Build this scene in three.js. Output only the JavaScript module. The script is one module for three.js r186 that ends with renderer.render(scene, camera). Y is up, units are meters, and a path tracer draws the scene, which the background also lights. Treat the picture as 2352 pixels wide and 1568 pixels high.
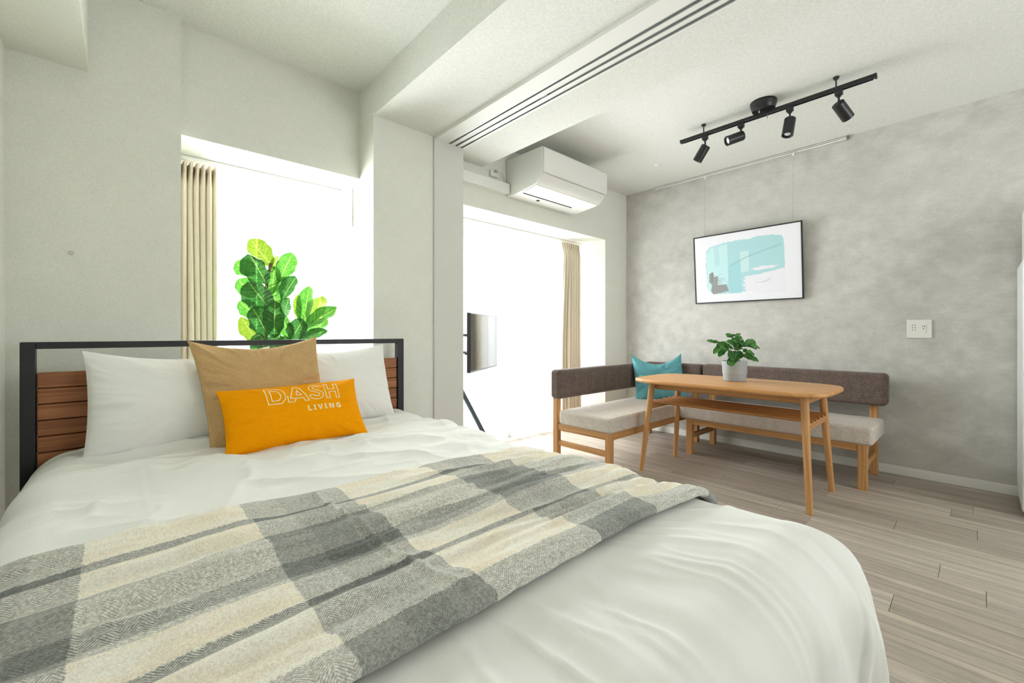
import * as THREE from 'three';
import { RoundedBoxGeometry } from 'three/addons/geometries/RoundedBoxGeometry.js';
import { mergeGeometries, mergeVertices, toCreasedNormals } from 'three/addons/utils/BufferGeometryUtils.js';
import { RectAreaLightUniformsLib } from 'three/addons/lights/RectAreaLightUniformsLib.js';

// ------------------------------------------------------------------ camera, sky, daylight, exposure
const scene = new THREE.Scene();
const FOCAL = 983.16;                                   // in pixels of the 2352 x 1568 frame
const camera = new THREE.PerspectiveCamera(2 * Math.atan(784 / FOCAL) * 180 / Math.PI, 1.5, 0.05, 60);
camera.position.set(0, 1, 0);
camera.rotation.y = -42.4715 * Math.PI / 180;           // level camera, verticals stay vertical
camera.setViewOffset(2352, 1568, 0, 19, 2352, 1568);    // slight lens shift

const renderer = new THREE.WebGLRenderer({ antialias: true });
renderer.toneMapping = THREE.LinearToneMapping;
renderer.toneMappingExposure = 1.04;
renderer.shadowMap.enabled = true;
RectAreaLightUniformsLib.init();

scene.background = new THREE.Color(0.93, 0.97, 1.0);    // bright hazy overcast sky
scene.backgroundIntensity = 4.0;

// daylight in the two balcony windows: an area light the size of each glazed opening, just outside the glass
const SKY_TILT = 0.38;
function daylight(x0, x1, h0, h1, d, radiance) {
  const l = new THREE.RectAreaLight(new THREE.Color(0.965, 1.0, 1.005), radiance, x1 - x0, h1 - h0);
  l.position.set((x0 + x1) / 2, (h0 + h1) / 2 + 0.05, -d);
  l.lookAt(l.position.x, l.position.y - Math.tan(SKY_TILT), -d + 1);   // shines into the room, from a little above as the sky does
  l.name = 'window_daylight';
  scene.add(l);
  return l;
}
daylight(0.20, 1.12, 0.30, 2.60, 3.55, 33);
daylight(1.86, 3.68, 0.30, 2.60, 3.55, 13.5);
{ // the window in the wall behind the viewer
  const l = new THREE.RectAreaLight(new THREE.Color(0.965, 1.0, 1.005), 2.7, 2.2, 1.25);
  l.position.set(2.5, 1.475, 2.48); l.lookAt(2.5, 1.475, 0); l.name = 'rear_window_daylight'; scene.add(l);
}

// ------------------------------------------------------------------ room numbers (metres; d = distance towards the window wall, z = -d)
const CEIL = 2.495, XR = 4.07, XL = -0.33, DF = 2.6, DB = -2.2, LINTEL = 1.96;

// ------------------------------------------------------------------ small tools
function rng(seed) { let s = seed >>> 0; return () => { s = (s + 0x6d2b79f5) | 0; let t = Math.imul(s ^ (s >>> 15), 1 | s); t = (t + Math.imul(t ^ (t >>> 7), 61 | t)) ^ t; return ((t ^ (t >>> 14)) >>> 0) / 4294967296; }; }
const hash = (x, y, s) => { let h = Math.imul(x | 0, 374761393) + Math.imul(y | 0, 668265263) + Math.imul(s | 0, 974634749); h = Math.imul(h ^ (h >>> 13), 1274126177); return ((h ^ (h >>> 16)) >>> 0) / 4294967296; };
const sm = (t) => t * t * (3 - 2 * t);
function vn(x, y, s = 0, px = 0, py = 0) {              // value noise 0..1, periodic when px, py are given
  const x0 = Math.floor(x), y0 = Math.floor(y), fx = sm(x - x0), fy = sm(y - y0);
  const m = (v, p) => (p ? ((v % p) + p) % p : v);
  const a = hash(m(x0, px), m(y0, py), s), b = hash(m(x0 + 1, px), m(y0, py), s), c = hash(m(x0, px), m(y0 + 1, py), s), d = hash(m(x0 + 1, px), m(y0 + 1, py), s);
  return a + (b - a) * fx + (c - a) * fy + (a - b - c + d) * fx * fy;
}
function fbm(x, y, s, oct = 4, px = 0, py = 0) { let v = 0, a = 0.5, n = 0; for (let i = 0; i < oct; i++) { v += a * vn(x, y, s + i * 17, px, py); n += a; a *= 0.5; x *= 2; y *= 2; px *= 2; py *= 2; } return v / n; }
const clamp = (v, a = 0, b = 1) => Math.min(b, Math.max(a, v));
const step = (a, b, v) => sm(clamp((v - a) / (b - a)));

function tex(w, h, fn, srgb = true, size = null) {      // fn(u, v) -> [r, g, b] 0..255 or one number; size = metres per repeat [su, sv]
  const data = new Uint8Array(w * h * 4);
  for (let y = 0, i = 0; y < h; y++) for (let x = 0; x < w; x++, i += 4) {
    const c = fn((x + 0.5) / w, (y + 0.5) / h);
    if (typeof c === 'number') data[i] = data[i + 1] = data[i + 2] = clamp(c, 0, 255);
    else { data[i] = clamp(c[0], 0, 255); data[i + 1] = clamp(c[1], 0, 255); data[i + 2] = clamp(c[2], 0, 255); }
    data[i + 3] = 255;
  }
  const t = new THREE.DataTexture(data, w, h);
  t.magFilter = THREE.LinearFilter; t.minFilter = THREE.LinearMipmapLinearFilter; t.generateMipmaps = true;
  t.wrapS = t.wrapT = THREE.RepeatWrapping;
  if (srgb) t.colorSpace = THREE.SRGBColorSpace;
  if (size) t.repeat.set(1 / size[0], 1 / size[1]);
  t.needsUpdate = true;
  return t;
}
function again(t, su, sv, ou = 0, ov = 0) { const c = t.clone(); c.repeat.set(1 / su, 1 / sv); c.offset.set(ou, ov); c.needsUpdate = true; return c; }
const std = (o) => new THREE.MeshStandardMaterial(o);
const phys = (o) => new THREE.MeshPhysicalMaterial(o);

// uv in metres from positions; axis = direction of the grain (v runs along it)
function metric(g, axis = 'y', ou = 0, ov = 0) {
  if (g.index) g = g.toNonIndexed();
  const p = g.attributes.position, n = g.attributes.normal, uv = new Float32Array(p.count * 2), A = { x: 0, y: 1, z: 2 }[axis];
  for (let i = 0; i < p.count; i++) {
    const P = [p.getX(i), p.getY(i), p.getZ(i)], N = [Math.abs(n.getX(i)), Math.abs(n.getY(i)), Math.abs(n.getZ(i))];
    const k = N[0] >= N[1] && N[0] >= N[2] ? 0 : N[1] >= N[2] ? 1 : 2;
    let u, v;
    if (k === A) { u = P[(A + 1) % 3]; v = P[(A + 2) % 3]; } else { v = P[A]; u = P[3 - A - k] + P[k] * 0.37; }
    uv[i * 2] = u + ou; uv[i * 2 + 1] = v + ov;
  }
  g.setAttribute('uv', new THREE.BufferAttribute(uv, 2));
  return g;
}
// box from x0..x1, heights h0..h1, depths d0..d1 (world coordinates)
function box(x0, x1, h0, h1, d0, d1, r = 0, axis = 'y', seg = 2) {
  const w = x1 - x0, h = h1 - h0, d = d1 - d0;
  const g = r > 0 ? new RoundedBoxGeometry(w, h, d, seg, Math.min(r, w / 2.02, h / 2.02, d / 2.02)) : new THREE.BoxGeometry(w, h, d);
  g.translate((x0 + x1) / 2, (h0 + h1) / 2, -(d0 + d1) / 2);
  return metric(g, axis);
}
const V = (x, h, d) => new THREE.Vector3(x, h, -d);
const merge = (list) => mergeGeometries(list.map((g) => { g = g.index ? g.toNonIndexed() : g; for (const k of Object.keys(g.attributes)) if (!['position', 'normal', 'uv'].includes(k)) g.deleteAttribute(k); return g; }));
function rod(a, b, r0, r1 = r0, seg = 16) {             // round bar between two world points, uv in metres
  const L = a.distanceTo(b), g = new THREE.CylinderGeometry(r1, r0, L, seg, 1);
  g.applyQuaternion(new THREE.Quaternion().setFromUnitVectors(new THREE.Vector3(0, 1, 0), b.clone().sub(a).normalize()));
  g.translate((a.x + b.x) / 2, (a.y + b.y) / 2, (a.z + b.z) / 2);
  const uv = g.attributes.uv; for (let i = 0; i < uv.count; i++) uv.setXY(i, uv.getX(i) * 0.14, uv.getY(i) * L);
  return g;
}
function beam(a, b, w, t, r = 0.004, roll = 0) {        // square bar between two points
  const L = a.distanceTo(b), g = new RoundedBoxGeometry(w, L, t, 2, r);
  const m = metric(g, 'y'); m.rotateY(roll);
  m.applyQuaternion(new THREE.Quaternion().setFromUnitVectors(new THREE.Vector3(0, 1, 0), b.clone().sub(a).normalize()));
  m.translate((a.x + b.x) / 2, (a.y + b.y) / 2, (a.z + b.z) / 2);
  return m;
}
const taken = {};
function numbered(n) { taken[n] = (taken[n] ?? -1) + 1; return taken[n] ? `${n}_${String(taken[n]).padStart(3, '0')}` : n; }
function shadows(o) { o.castShadow = o.receiveShadow = true; return o; }
function info(o, label, category, group) { o.userData.label = label; o.userData.category = category; if (group) o.userData.group = group; return o; }
function thing(name, label, category, base, group) { const o = new THREE.Group(); o.name = numbered(name); o.position.copy(base); scene.add(o); return info(o, label, category, group); }
function part(parent, name, geometry, material, label) { // geometry in world coordinates
  let p = parent; const off = new THREE.Vector3(); while (p && p !== scene) { off.add(p.position); p = p.parent; }
  geometry.translate(-off.x, -off.y, -off.z);
  const m = shadows(new THREE.Mesh(geometry, material)); m.name = name; parent.add(m);
  if (label) m.userData.label = label;
  return m;
}
function single(name, label, category, geometry, material, group) { const m = shadows(new THREE.Mesh(geometry, material)); m.name = numbered(name); scene.add(m); return info(m, label, category, group); }
function structure(name, geometry, material, label) { const m = shadows(new THREE.Mesh(geometry, material)); m.name = name; scene.add(m); m.userData.kind = 'structure'; if (label) m.userData.label = label; return m; }

// ------------------------------------------------------------------ materials
const paperBump = tex(512, 512, (u, v) => 255 * (0.55 * fbm(u * 64, v * 64, 3, 3, 64, 64) + 0.45 * vn(u * 220, v * 220, 9, 220, 220)), false, [0.32, 0.32]);
const paperTone = tex(512, 512, (u, v) => { const k = 0.965 + 0.02 * (fbm(u * 10, v * 10, 21, 5, 10, 10) - 0.5) + 0.05 * (vn(u * 250, v * 250, 5, 250, 250) - 0.5); return [242 * k, 242 * k, 232 * k]; }, true, [0.7, 0.7]);
const wallMat = std({ map: paperTone, bumpMap: paperBump, bumpScale: 0.0006, roughness: 0.95 });
const ceilTone = tex(512, 512, (u, v) => { const k = 0.975 + 0.045 * (vn(u * 240, v * 240, 15, 240, 240) - 0.5) + 0.05 * (vn(u * 120, v * 120, 25, 120, 120) - 0.5); return [242 * k, 243 * k, 236 * k]; }, true, [0.6, 0.6]);
const ceilMat = std({ map: ceilTone, bumpMap: again(paperBump, 0.25, 0.25), bumpScale: 0.0012, roughness: 0.95 });
const greyTone = tex(1024, 1024, (u, v) => {
  const cloud = fbm(u * 7, v * 7, 31, 5, 7, 7), patch = fbm(u * 18, v * 22, 47, 4, 18, 22), weave = vn(u * 60, v * 340, 61, 60, 340) - 0.5, grain = vn(u * 500, v * 500, 71, 500, 500) - 0.5;
  const wave = fbm(u * 16 + 2.5 * cloud, v * 30, 83, 3, 0, 0);
  const edge = step(0.02, 0.12, u) * step(0.98, 0.88, u) * step(0.02, 0.12, v) * step(0.98, 0.88, v);
  const blot = fbm(u * 34 + 1.5 * cloud, v * 34, 91, 3, 0, 0);
  const k = 1 + 0.06 * (cloud - 0.5) + 0.09 * (patch - 0.5) + 0.10 * (blot - 0.5) * edge + 0.02 * (wave - 0.5) * edge + 0.03 * weave + 0.05 * grain;
  return [205 * k, 203 * k, 197 * k];
}, true, [2.1, 2.1]);
const greyMat = std({ map: greyTone, bumpMap: again(paperBump, 0.4, 0.2), bumpScale: 0.0005, roughness: 0.92 });
const trimWhite = std({ color: '#f1f1ec', roughness: 0.55 });
const panelGrey = std({ color: '#dcdbd3', roughness: 0.6 });
const aluminium = std({ color: '#dfe3e2', roughness: 0.32, metalness: 0.55 });
const darkGap = std({ color: '#3a3a36', roughness: 0.9 });
const blackMetal = std({ color: '#26262a', roughness: 0.48, metalness: 0.2 });
const blackPlastic = std({ color: '#1f2022', roughness: 0.35 });
const whitePlastic = std({ color: '#eeeee8', roughness: 0.38 });

// wood with the grain along v
function woodTex(c0, c1, c2, seed, rings = 26, w = 256, h = 512, streak = 1) {
  return tex(w, h, (u, v) => {
    const wob = 0.9 * (fbm(u * 3, v * 2, seed, 3, 3, 2) - 0.5);
    const fig = 0.5 + 0.5 * Math.sin((u * rings + wob * 6) * Math.PI * 2 / 4);
    const line = fbm(u * 60, v * 3, seed + 5, 3, 60, 3), pore = vn(u * 128, v * 14, seed + 9, 128, 14);
    const t = clamp(0.5 + 0.3 * (fig - 0.5) * streak + 0.9 * (line - 0.5) * streak), s = pore > 0.78 ? (pore - 0.78) * 1.3 : 0;
    return [0, 1, 2].map((k) => (c0[k] + (c1[k] - c0[k]) * t) * (1 - s) + c2[k] * s);
  }, true, [0.16, 0.7]);
}
const oak = woodTex([170, 118, 66], [214, 165, 108], [120, 76, 40], 101);
const oakMat = std({ map: oak, roughness: 0.5 });
const oakTop = woodTex([186, 128, 68], [226, 172, 108], [140, 88, 42], 131, 18, 512, 512, 1.2);
const oakTopMat = phys({ map: again(oakTop, 0.35, 1.2), roughness: 0.42, clearcoat: 0.15, clearcoatRoughness: 0.45 });
const oakDarkMat = std({ map: again(woodTex([146, 92, 44], [190, 132, 74], [96, 56, 24], 151), 0.16, 0.7), roughness: 0.5 });
const walnut = [0, 1, 2].map((k) => std({ map: woodTex([124 + k * 7, 74 + k * 5, 42 + k * 3], [180 + k * 6, 116 + k * 5, 72 + k * 4], [66, 34, 18], 170 + k * 13, 12), roughness: 0.55 }));
const planks = [0, 1, 2, 3].map((k) => {
  const tone = [1.0, 0.94, 1.05, 0.985][k], warm = [0, 3, -1, 2][k];
  return std({ roughness: 0.5, map: tex(192, 1024, (u, v) => {
    const seed = 211 + k * 31, wob = 0.14 * (fbm(u * 2, v * 3, seed, 3, 2, 3) - 0.5);
    const band = fbm((u + wob) * 7, v * 2, seed + 3, 3, 7, 2), fine = fbm(u * 48, v * 5, seed + 7, 3, 48, 5), dash = vn(u * 96, v * 24, seed + 11, 96, 24);
    const m = tone * (1 + 0.34 * (band - 0.5) + 0.18 * (fine - 0.5) - 0.06 * (dash > 0.75 ? 1 : 0));
    return [(172 + warm) * m, (161 + warm * 0.5) * m, 148 * m];
  }, true, [0.145, 0.9]) });
});
const floorGap = std({ color: '#8f8476', roughness: 0.9 });

const cloth = (rgb, seed, amount, scale, more = {}) => phys({ roughness: 0.95, sheen: 0.25, sheenRoughness: 0.6, sheenColor: new THREE.Color(1, 1, 1), map: tex(256, 256, (u, v) => {
  const k = 1 + amount * (vn(u * 128, v * 128, seed, 128, 128) - 0.5) + amount * 0.6 * (vn(u * 64, v * 64, seed + 3, 64, 64) - 0.5) + amount * 0.4 * (fbm(u * 6, v * 6, seed + 8, 3, 6, 6) - 0.5);
  return rgb.map((c) => c * k);
}, true, [scale, scale]), bumpMap: tex(256, 256, (u, v) => 255 * (0.5 * vn(u * 128, v * 128, seed, 128, 128) + 0.5 * vn(u * 128, v * 32, seed + 2, 128, 32)), false, [scale, scale]), bumpScale: 0.0008, ...more });
const brownFabric = cloth([104, 89, 82], 301, 0.55, 0.22);
const beigeFabric = cloth([205, 195, 184], 321, 0.22, 0.22);
const linen = (c, seed) => phys({ color: c, roughness: 0.92, sheen: 0.2, sheenRoughness: 0.7, bumpMap: tex(256, 256, (u, v) => 255 * (0.4 * vn(u * 128, v * 128, seed, 128, 128) + 0.6 * fbm(u * 12, v * 12, seed + 4, 4, 12, 12)), false, [0.3, 0.3]), bumpScale: 0.0004 });
const sheetMat = linen('#f4f4ef', 341);
const pillowMat = linen('#f4f3ee', 351);

// ------------------------------------------------------------------ floor: planks of their own, running towards the windows
{
  const floor = structure('floor', box(XL - 0.15, XR + 0.15, -0.12, -0.006, DB - 0.15, 3.16), floorGap, 'pale greige wood plank floor');
  const W = 0.145, L = 1.2, r = rng(11), variants = [];
  for (let k = 0; k < 8; k++) { const g = new THREE.BoxGeometry(W - 0.0016, 0.012, L - 0.0016); variants.push(metric(g, 'z', k * 0.145 + 0.0725, k * 0.41)); }
  const cuts = {};
  let row = 0;
  for (let x = XR - W / 2; x > XL - W / 2; x -= W, row++) {
    let d = DB - r() * L;
    while (d < 3.12) {
      const d0 = Math.max(d, DB), d1 = Math.min(d + L, 3.12), len = d1 - d0;
      if (len > 0.05) {
        let g = variants[Math.floor(r() * 8)];
        if (len < L - 0.01) { const key = Math.round(len * 50); g = cuts[key + '/' + row % 3] ??= metric(new THREE.BoxGeometry(W - 0.0016, 0.012, len - 0.0016), 'z', (row % 3) * 0.145 + 0.0725, row * 0.17); }
        const m = shadows(new THREE.Mesh(g, planks[Math.floor(r() * 4)]));
        m.name = 'plank'; m.position.set(x, -0.006, -(d0 + d1) / 2);
        floor.add(m);
      }
      d += L;
    }
  }
}

// ------------------------------------------------------------------ walls, ceiling, beams
structure('ceiling', box(XL - 0.15, XR + 0.15, CEIL, CEIL + 0.15, DB - 0.15, DF + 0.1, 0, 'z'), ceilMat, 'white textured ceiling');
structure('wall_left', box(XL - 0.15, XL, 0, CEIL, DB - 0.15, 3.16), wallMat);
structure('wall_right', box(XR, XR + 0.15, 0, CEIL, DB - 0.15, 3.16), greyMat, 'grey plaster-look accent wall');
structure('wall_back', merge([box(XL, 1.4, 0, CEIL, DB - 0.15, DB), box(3.6, XR, 0, CEIL, DB - 0.15, DB), box(1.4, 3.6, 0, 0.85, DB - 0.15, DB), box(1.4, 3.6, 2.10, CEIL, DB - 0.15, DB)]), wallMat, 'off-white wall behind the viewer with a window');
structure('wall_pier', box(XL, 0.213, 0, CEIL, 2.555, 3.16), wallMat, 'off-white papered wall pier left of the bedroom window');
structure('wall_lintel', box(0.213, 1.10, LINTEL, CEIL, 2.605, 3.16), wallMat, 'off-white wall above the bedroom window');
structure('wall_column', merge([box(1.10, 1.74, 0, 2.285, 2.41, 3.16), box(1.10, 1.74, 2.285, CEIL, 2.6, 3.16), box(1.74, 1.85, 0, CEIL, DF, 3.16)]), wallMat, 'off-white column between the two windows');
structure('wall_front', box(1.85, 3.68, LINTEL, CEIL, DF, 3.16), wallMat, 'off-white wall above the balcony window');
structure('wall_corner', box(3.68, XR, 0, CEIL, DF, 3.16), wallMat, 'off-white wall between the balcony window and the grey wall');
structure('trim_1', box(1.508, 1.74, 0, 2.27, 2.395, 2.41, 0.002), panelGrey, 'flat pale grey door jamb on the column');
structure('trim_2', merge([box(1.10, 2.066, 2.285, CEIL, DB, 2.6, 0, 'z')]), ceilMat, 'white ceiling beam between bedroom and dining area');
structure('trim_3', box(XL, -0.10, 2.107, CEIL, DB, 2.555, 0, 'z'), wallMat, 'boxed soffit along the left wall');
{ // sliding-door head with three tracks under the beam
  const h0 = 2.266, xs = [1.625, 1.674, 1.719], g = 0.011;
  const head = structure('trim_4', merge([
    box(1.515, xs[0] - g, h0, 2.285, DB, 2.41, 0, 'z'), box(xs[0] + g, xs[1] - g, h0, 2.285, DB, 2.41, 0, 'z'), box(xs[1] + g, xs[2] - g, h0, 2.285, DB, 2.41, 0, 'z'), box(xs[2] + g, 1.742, h0, 2.285, DB, 2.41, 0, 'z'),
  ]), trimWhite, 'white sliding-door head under the beam with three metal tracks');
  for (const x of xs) {
    const m = part(head, 'track', merge([box(x - g, x - g + 0.003, h0 - 0.001, 2.284, DB, 2.41, 0, 'z'), box(x + g - 0.003, x + g, h0 - 0.001, 2.284, DB, 2.41, 0, 'z'), box(x - g, x + g, 2.282, 2.2848, DB, 2.41, 0, 'z')]), aluminium, 'aluminium door track');
    part(head, 'track_slot', box(x - 0.004, x + 0.004, 2.2745, 2.2818, DB, 2.409, 0, 'z'), darkGap);
  }
  part(head, 'roller_stop', box(1.668, 1.68, h0 + 0.001, h0 + 0.008, 1.55, 1.60), blackPlastic);
}
// skirting
const skirt = (x0, x1, d0, d1) => merge([box(x0, x1, 0, 0.05, d0, d1, 0.002, 'z'), box(x0 + (x1 - x0 > 0.05 ? 0 : 0.003), x1, 0.05, 0.06, d0 + (d1 - d0 > 0.05 ? 0 : 0.003), d1, 0.002, 'z')]);
structure('baseboard_right', skirt(XR - 0.01, XR, DB, DF), trimWhite, 'low white skirting along the grey wall');
structure('baseboard_front', merge([skirt(3.68, XR - 0.01, DF - 0.01, DF), skirt(3.67, 3.68, DF, 3.05)]), trimWhite);

// ------------------------------------------------------------------ windows: frames, sashes, glass
const glass = phys({ color: '#ffffff', transmission: 1, thickness: 0, roughness: 0, ior: 1.45 });
function slidingWindow(n, x0, x1) {
  const D0 = 3.06, D1 = 3.14, mid = (x0 + x1) / 2, f = 0.045;
  const w = structure('window_' + n, merge([box(x0, x1, 0, 0.05, D0, D1, 0, 'x'), box(x0, x1, LINTEL - 0.05, LINTEL, D0, D1, 0, 'x'), box(x0, x0 + f, 0.05, LINTEL - 0.05, D0, D1), box(x1 - f, x1, 0.05, LINTEL - 0.05, D0, D1)]), aluminium, 'aluminium sliding window behind the sheer curtains');
  [[x0 + f, mid + 0.02, D0 + 0.045], [mid - 0.02, x1 - f, D0 + 0.01]].forEach(([a, b, d]) => {
    part(w, 'sash', merge([box(a, b, 0.05, 0.11, d, d + 0.025, 0, 'x'), box(a, b, LINTEL - 0.1, LINTEL - 0.05, d, d + 0.025, 0, 'x'), box(a, a + 0.035, 0.11, LINTEL - 0.1, d, d + 0.025), box(b - 0.035, b, 0.11, LINTEL - 0.1, d, d + 0.025)]), aluminium);
    part(w, 'pane', box(a + 0.035, b - 0.035, 0.11, LINTEL - 0.1, d + 0.010, d + 0.014), glass);
  });
}
{ // window behind the viewer
  const a = 1.4, b = 3.6, lo = 0.85, hi = 2.10, D0 = DB - 0.12, D1 = DB - 0.06, f = 0.045, mid = (a + b) / 2;
  const w = structure('window_3', merge([box(a, b, lo, lo + f, D0, D1, 0, 'x'), box(a, b, hi - f, hi, D0, D1, 0, 'x'), box(a, a + f, lo + f, hi - f, D0, D1), box(b - f, b, lo + f, hi - f, D0, D1), box(mid - f / 2, mid + f / 2, lo + f, hi - f, D0, D1)]), aluminium, 'aluminium window behind the viewer');
  for (const [p, q] of [[a + f, mid - f / 2], [mid + f / 2, b - f]]) part(w, 'pane', box(p, q, lo + f, hi - f, D0 + 0.025, D0 + 0.03), glass);
}
slidingWindow(1, 0.213, 1.10);
slidingWindow(2, 1.85, 3.68);

// ------------------------------------------------------------------ curtains
function drape(x0, x1, h0, h1, d, folds, amp, seed, { pleat = 0.08, drift = 0, nu = folds * 18, nv = 40, flare = 1 } = {}) {
  const pos = [], uv = [], idx = [], W = x1 - x0;
  for (let j = 0; j <= nv; j++) {
    const v = j / nv, h = h1 + (h0 - h1) * v, down = (h1 - h);
    const body = step(0, pleat * 1.6, down);
    for (let i = 0; i <= nu; i++) {
      const u = i / nu, n1 = vn(u * folds * 0.7 + 3, 1.5 * v, seed) - 0.5, n2 = vn(u * folds * 1.7, v * 2.0, seed + 7) - 0.5;
      const ph = u * folds * Math.PI * 2 + 1.6 * n1 * body + drift * v * 2;
      const s = Math.sin(ph), sharp = Math.sign(s) * Math.pow(Math.abs(s), 0.75);
      const top = 0.9 * (Math.pow(Math.abs(Math.sin(ph / 2)), 6) * 2 - 0.3);
      const off = amp * ((1 - body) * top + body * (sharp * (0.75 + 0.5 * n2) + 0.7 * n1));
      pos.push(x0 + W * (0.5 + (u - 0.5) * (1 + (flare - 1) * v)) + 0.35 * amp * Math.cos(ph) * body * 0.6, h, -(d + off));
      uv.push(u * W * 2.2, h);
    }
  }
  for (let j = 0; j < nv; j++) for (let i = 0; i < nu; i++) { const a = j * (nu + 1) + i, b = a + 1, c = a + nu + 1, e = c + 1; idx.push(a, c, b, b, c, e); }
  const g = new THREE.BufferGeometry();
  g.setAttribute('position', new THREE.Float32BufferAttribute(pos, 3)); g.setAttribute('uv', new THREE.Float32BufferAttribute(uv, 2)); g.setIndex(idx); g.computeVertexNormals();
  return g;
}
const beigeDrape = phys({ side: THREE.DoubleSide, color: '#e2d6c1', roughness: 0.95, specularIntensity: 0.2, bumpMap: tex(128, 256, (u, v) => 255 * vn(u * 64, v * 128, 401, 64, 128), false, [0.1, 0.1]), bumpScale: 0.0005 });
const sheerMat = phys({ side: THREE.DoubleSide, color: '#fbfcfb', roughness: 1, transmission: 0.62, thickness: 0, specularIntensity: 0.1, transparent: true, opacity: 0.36 });
const hemMat = phys({ side: THREE.DoubleSide, color: '#f4f7f8', roughness: 1, transmission: 0.5, thickness: 0, specularIntensity: 0.1, transparent: true, opacity: 0.7 });
function hooks(root, xs, h, d) { for (const x of xs) part(root, 'pleat', rod(V(x, h - 0.005, d - 0.006), V(x, h - 0.075, d - 0.012), 0.0035, 0.007, 8), root.userData.cloth); }
function curtain(name, label, x0, x1, h0, d, folds, amp, seed, mat, opts, hem) {
  const c = thing(name, label, 'curtain', V((x0 + x1) / 2, h0, d));
  part(c, 'curtain_panel', drape(x0, x1, h0, LINTEL - 0.028, d, folds, amp, seed, opts), mat);
  if (hem) part(c, 'hem', drape(x0, x1, h0, h0 + 0.11, d - 0.004, folds, amp, seed, { ...opts, pleat: 0.0001, nv: 4 }), hemMat, 'denser hem band at the bottom of the sheer');
  delete c.userData.cloth;
  return c;
}
curtain('drape_curtain', 'beige pleated drape drawn to the left of the bedroom window', 0.205, 0.40, 0.015, 2.905, 7, 0.044, 5, beigeDrape, { nv: 46, pleat: 0.09 });
curtain('sheer_curtain', 'white sheer curtain behind the fiddle-leaf plant in the bedroom window', 0.27, 1.085, 0.02, 2.985, 7, 0.016, 15, sheerMat, { nv: 30 }, true);
curtain('sheer_curtain', 'white sheer curtain on the balcony window nearest the television', 1.87, 2.672, 0.015, 2.975, 9, 0.022, 25, sheerMat, { nv: 34, drift: 0.4 }, true);
curtain('sheer_curtain', 'white sheer curtain beside the beige drape of the balcony window', 2.686, 3.52, 0.015, 2.965, 10, 0.022, 36, sheerMat, { nv: 34, drift: -0.3 }, true);
curtain('drape_curtain', 'beige pleated drape drawn to the right of the balcony window', 3.30, 3.585, 0.015, 2.87, 8, 0.044, 45, beigeDrape, { nv: 46, pleat: 0.09, flare: 1.06 });
for (const [x0, x1, what] of [[0.22, 1.09, 'bedroom'], [1.86, 3.67, 'balcony']]) {
  const r = thing('curtain_rail', `slim white double curtain rail in the ${what} window recess`, 'curtain rail', V((x0 + x1) / 2, LINTEL - 0.028, 2.95));
  for (const d of [2.895, 2.975]) part(r, 'rail', box(x0, x1, LINTEL - 0.022, LINTEL - 0.001, d - 0.009, d + 0.009, 0.003, 'x'), trimWhite);
}
{ // ventilation cover on the side of the bedroom recess
  const g = thing('vent_cover', 'square white ventilation cover on the side of the bedroom window recess', 'vent', V(1.09, 1.805, 2.83));
  part(g, 'cover_plate', box(1.091, 1.0995, 1.68, 1.93, 2.71, 2.93, 0.003), whitePlastic);
  part(g, 'pull_tab', box(1.087, 1.092, 1.675, 1.69, 2.80, 2.84, 0.002), whitePlastic);
}
single('screw_cap', 'small round cap on the wall above the left white pillow', 'wall cap', new THREE.CylinderGeometry(0.009, 0.009, 0.004, 16).rotateX(Math.PI / 2).translate(-0.151, 1.335, -2.5525), std({ color: '#cfcdbf', roughness: 0.6 }));

// ------------------------------------------------------------------ bed
{
  const D0 = 2.285, D1 = 2.32, f = thing('double_bed', 'double bed frame with black metal headboard and brown wood boards', 'bed', V(0.48, 0, 2.3));
  for (const x of [-0.262, 1.192]) part(f, 'post', box(x, x + 0.038, 0, 0.968, D0, D1 + 0.005, 0.003), blackMetal);
  part(f, 'top_rail', box(-0.224, 1.192, 0.943, 0.968, D0, D1 + 0.005, 0.003, 'x'), blackMetal);
  const r = rng(5);
  for (let k = 0; k < 9; k++) { const h = 0.857 - k * 0.0585, g = box(-0.222, 1.190, h - 0.056, h, D0 + 0.008 + r() * 0.003, D1 - 0.004, 0.004, 'x'); part(f, 'headboard_board', g, walnut[k % 3]); }
  part(f, 'headboard_backing', box(-0.222, 1.190, 0.33, 0.855, D1 - 0.004, D1 + 0.002, 0, 'x'), blackMetal);
  part(f, 'side_rail', box(-0.24, -0.215, 0.16, 0.28, 0.30, 2.285, 0.003, 'z'), blackMetal);
  part(f, 'side_rail', box(1.175, 1.20, 0.16, 0.28, 0.30, 2.285, 0.003, 'z'), blackMetal);
  part(f, 'foot_rail', box(-0.24, 1.20, 0.16, 0.28, 0.275, 0.30, 0.003, 'x'), blackMetal);
  for (const x of [-0.235, 1.16]) part(f, 'leg', box(x, x + 0.035, 0, 0.16, 0.285, 0.32, 0.003), blackMetal);
  part(f, 'slat_base', box(-0.215, 1.175, 0.24, 0.262, 0.30, 2.28, 0, 'x'), oakDarkMat);
  single('mattress', 'white mattress under the duvet on the bed', 'mattress', box(-0.215, 1.175, 0.264, 0.52, 0.30, 2.275, 0.05, 'z', 4), sheetMat);
}
const BX0 = -0.12, BX1 = 1.13, BD0 = 0.32, BD1 = 2.24, RHO = 0.135, DROP = 0.17;   // flat part of the duvet and its rounded shoulder
const ridge = (n) => 1 - Math.abs(2 * n - 1);
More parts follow.
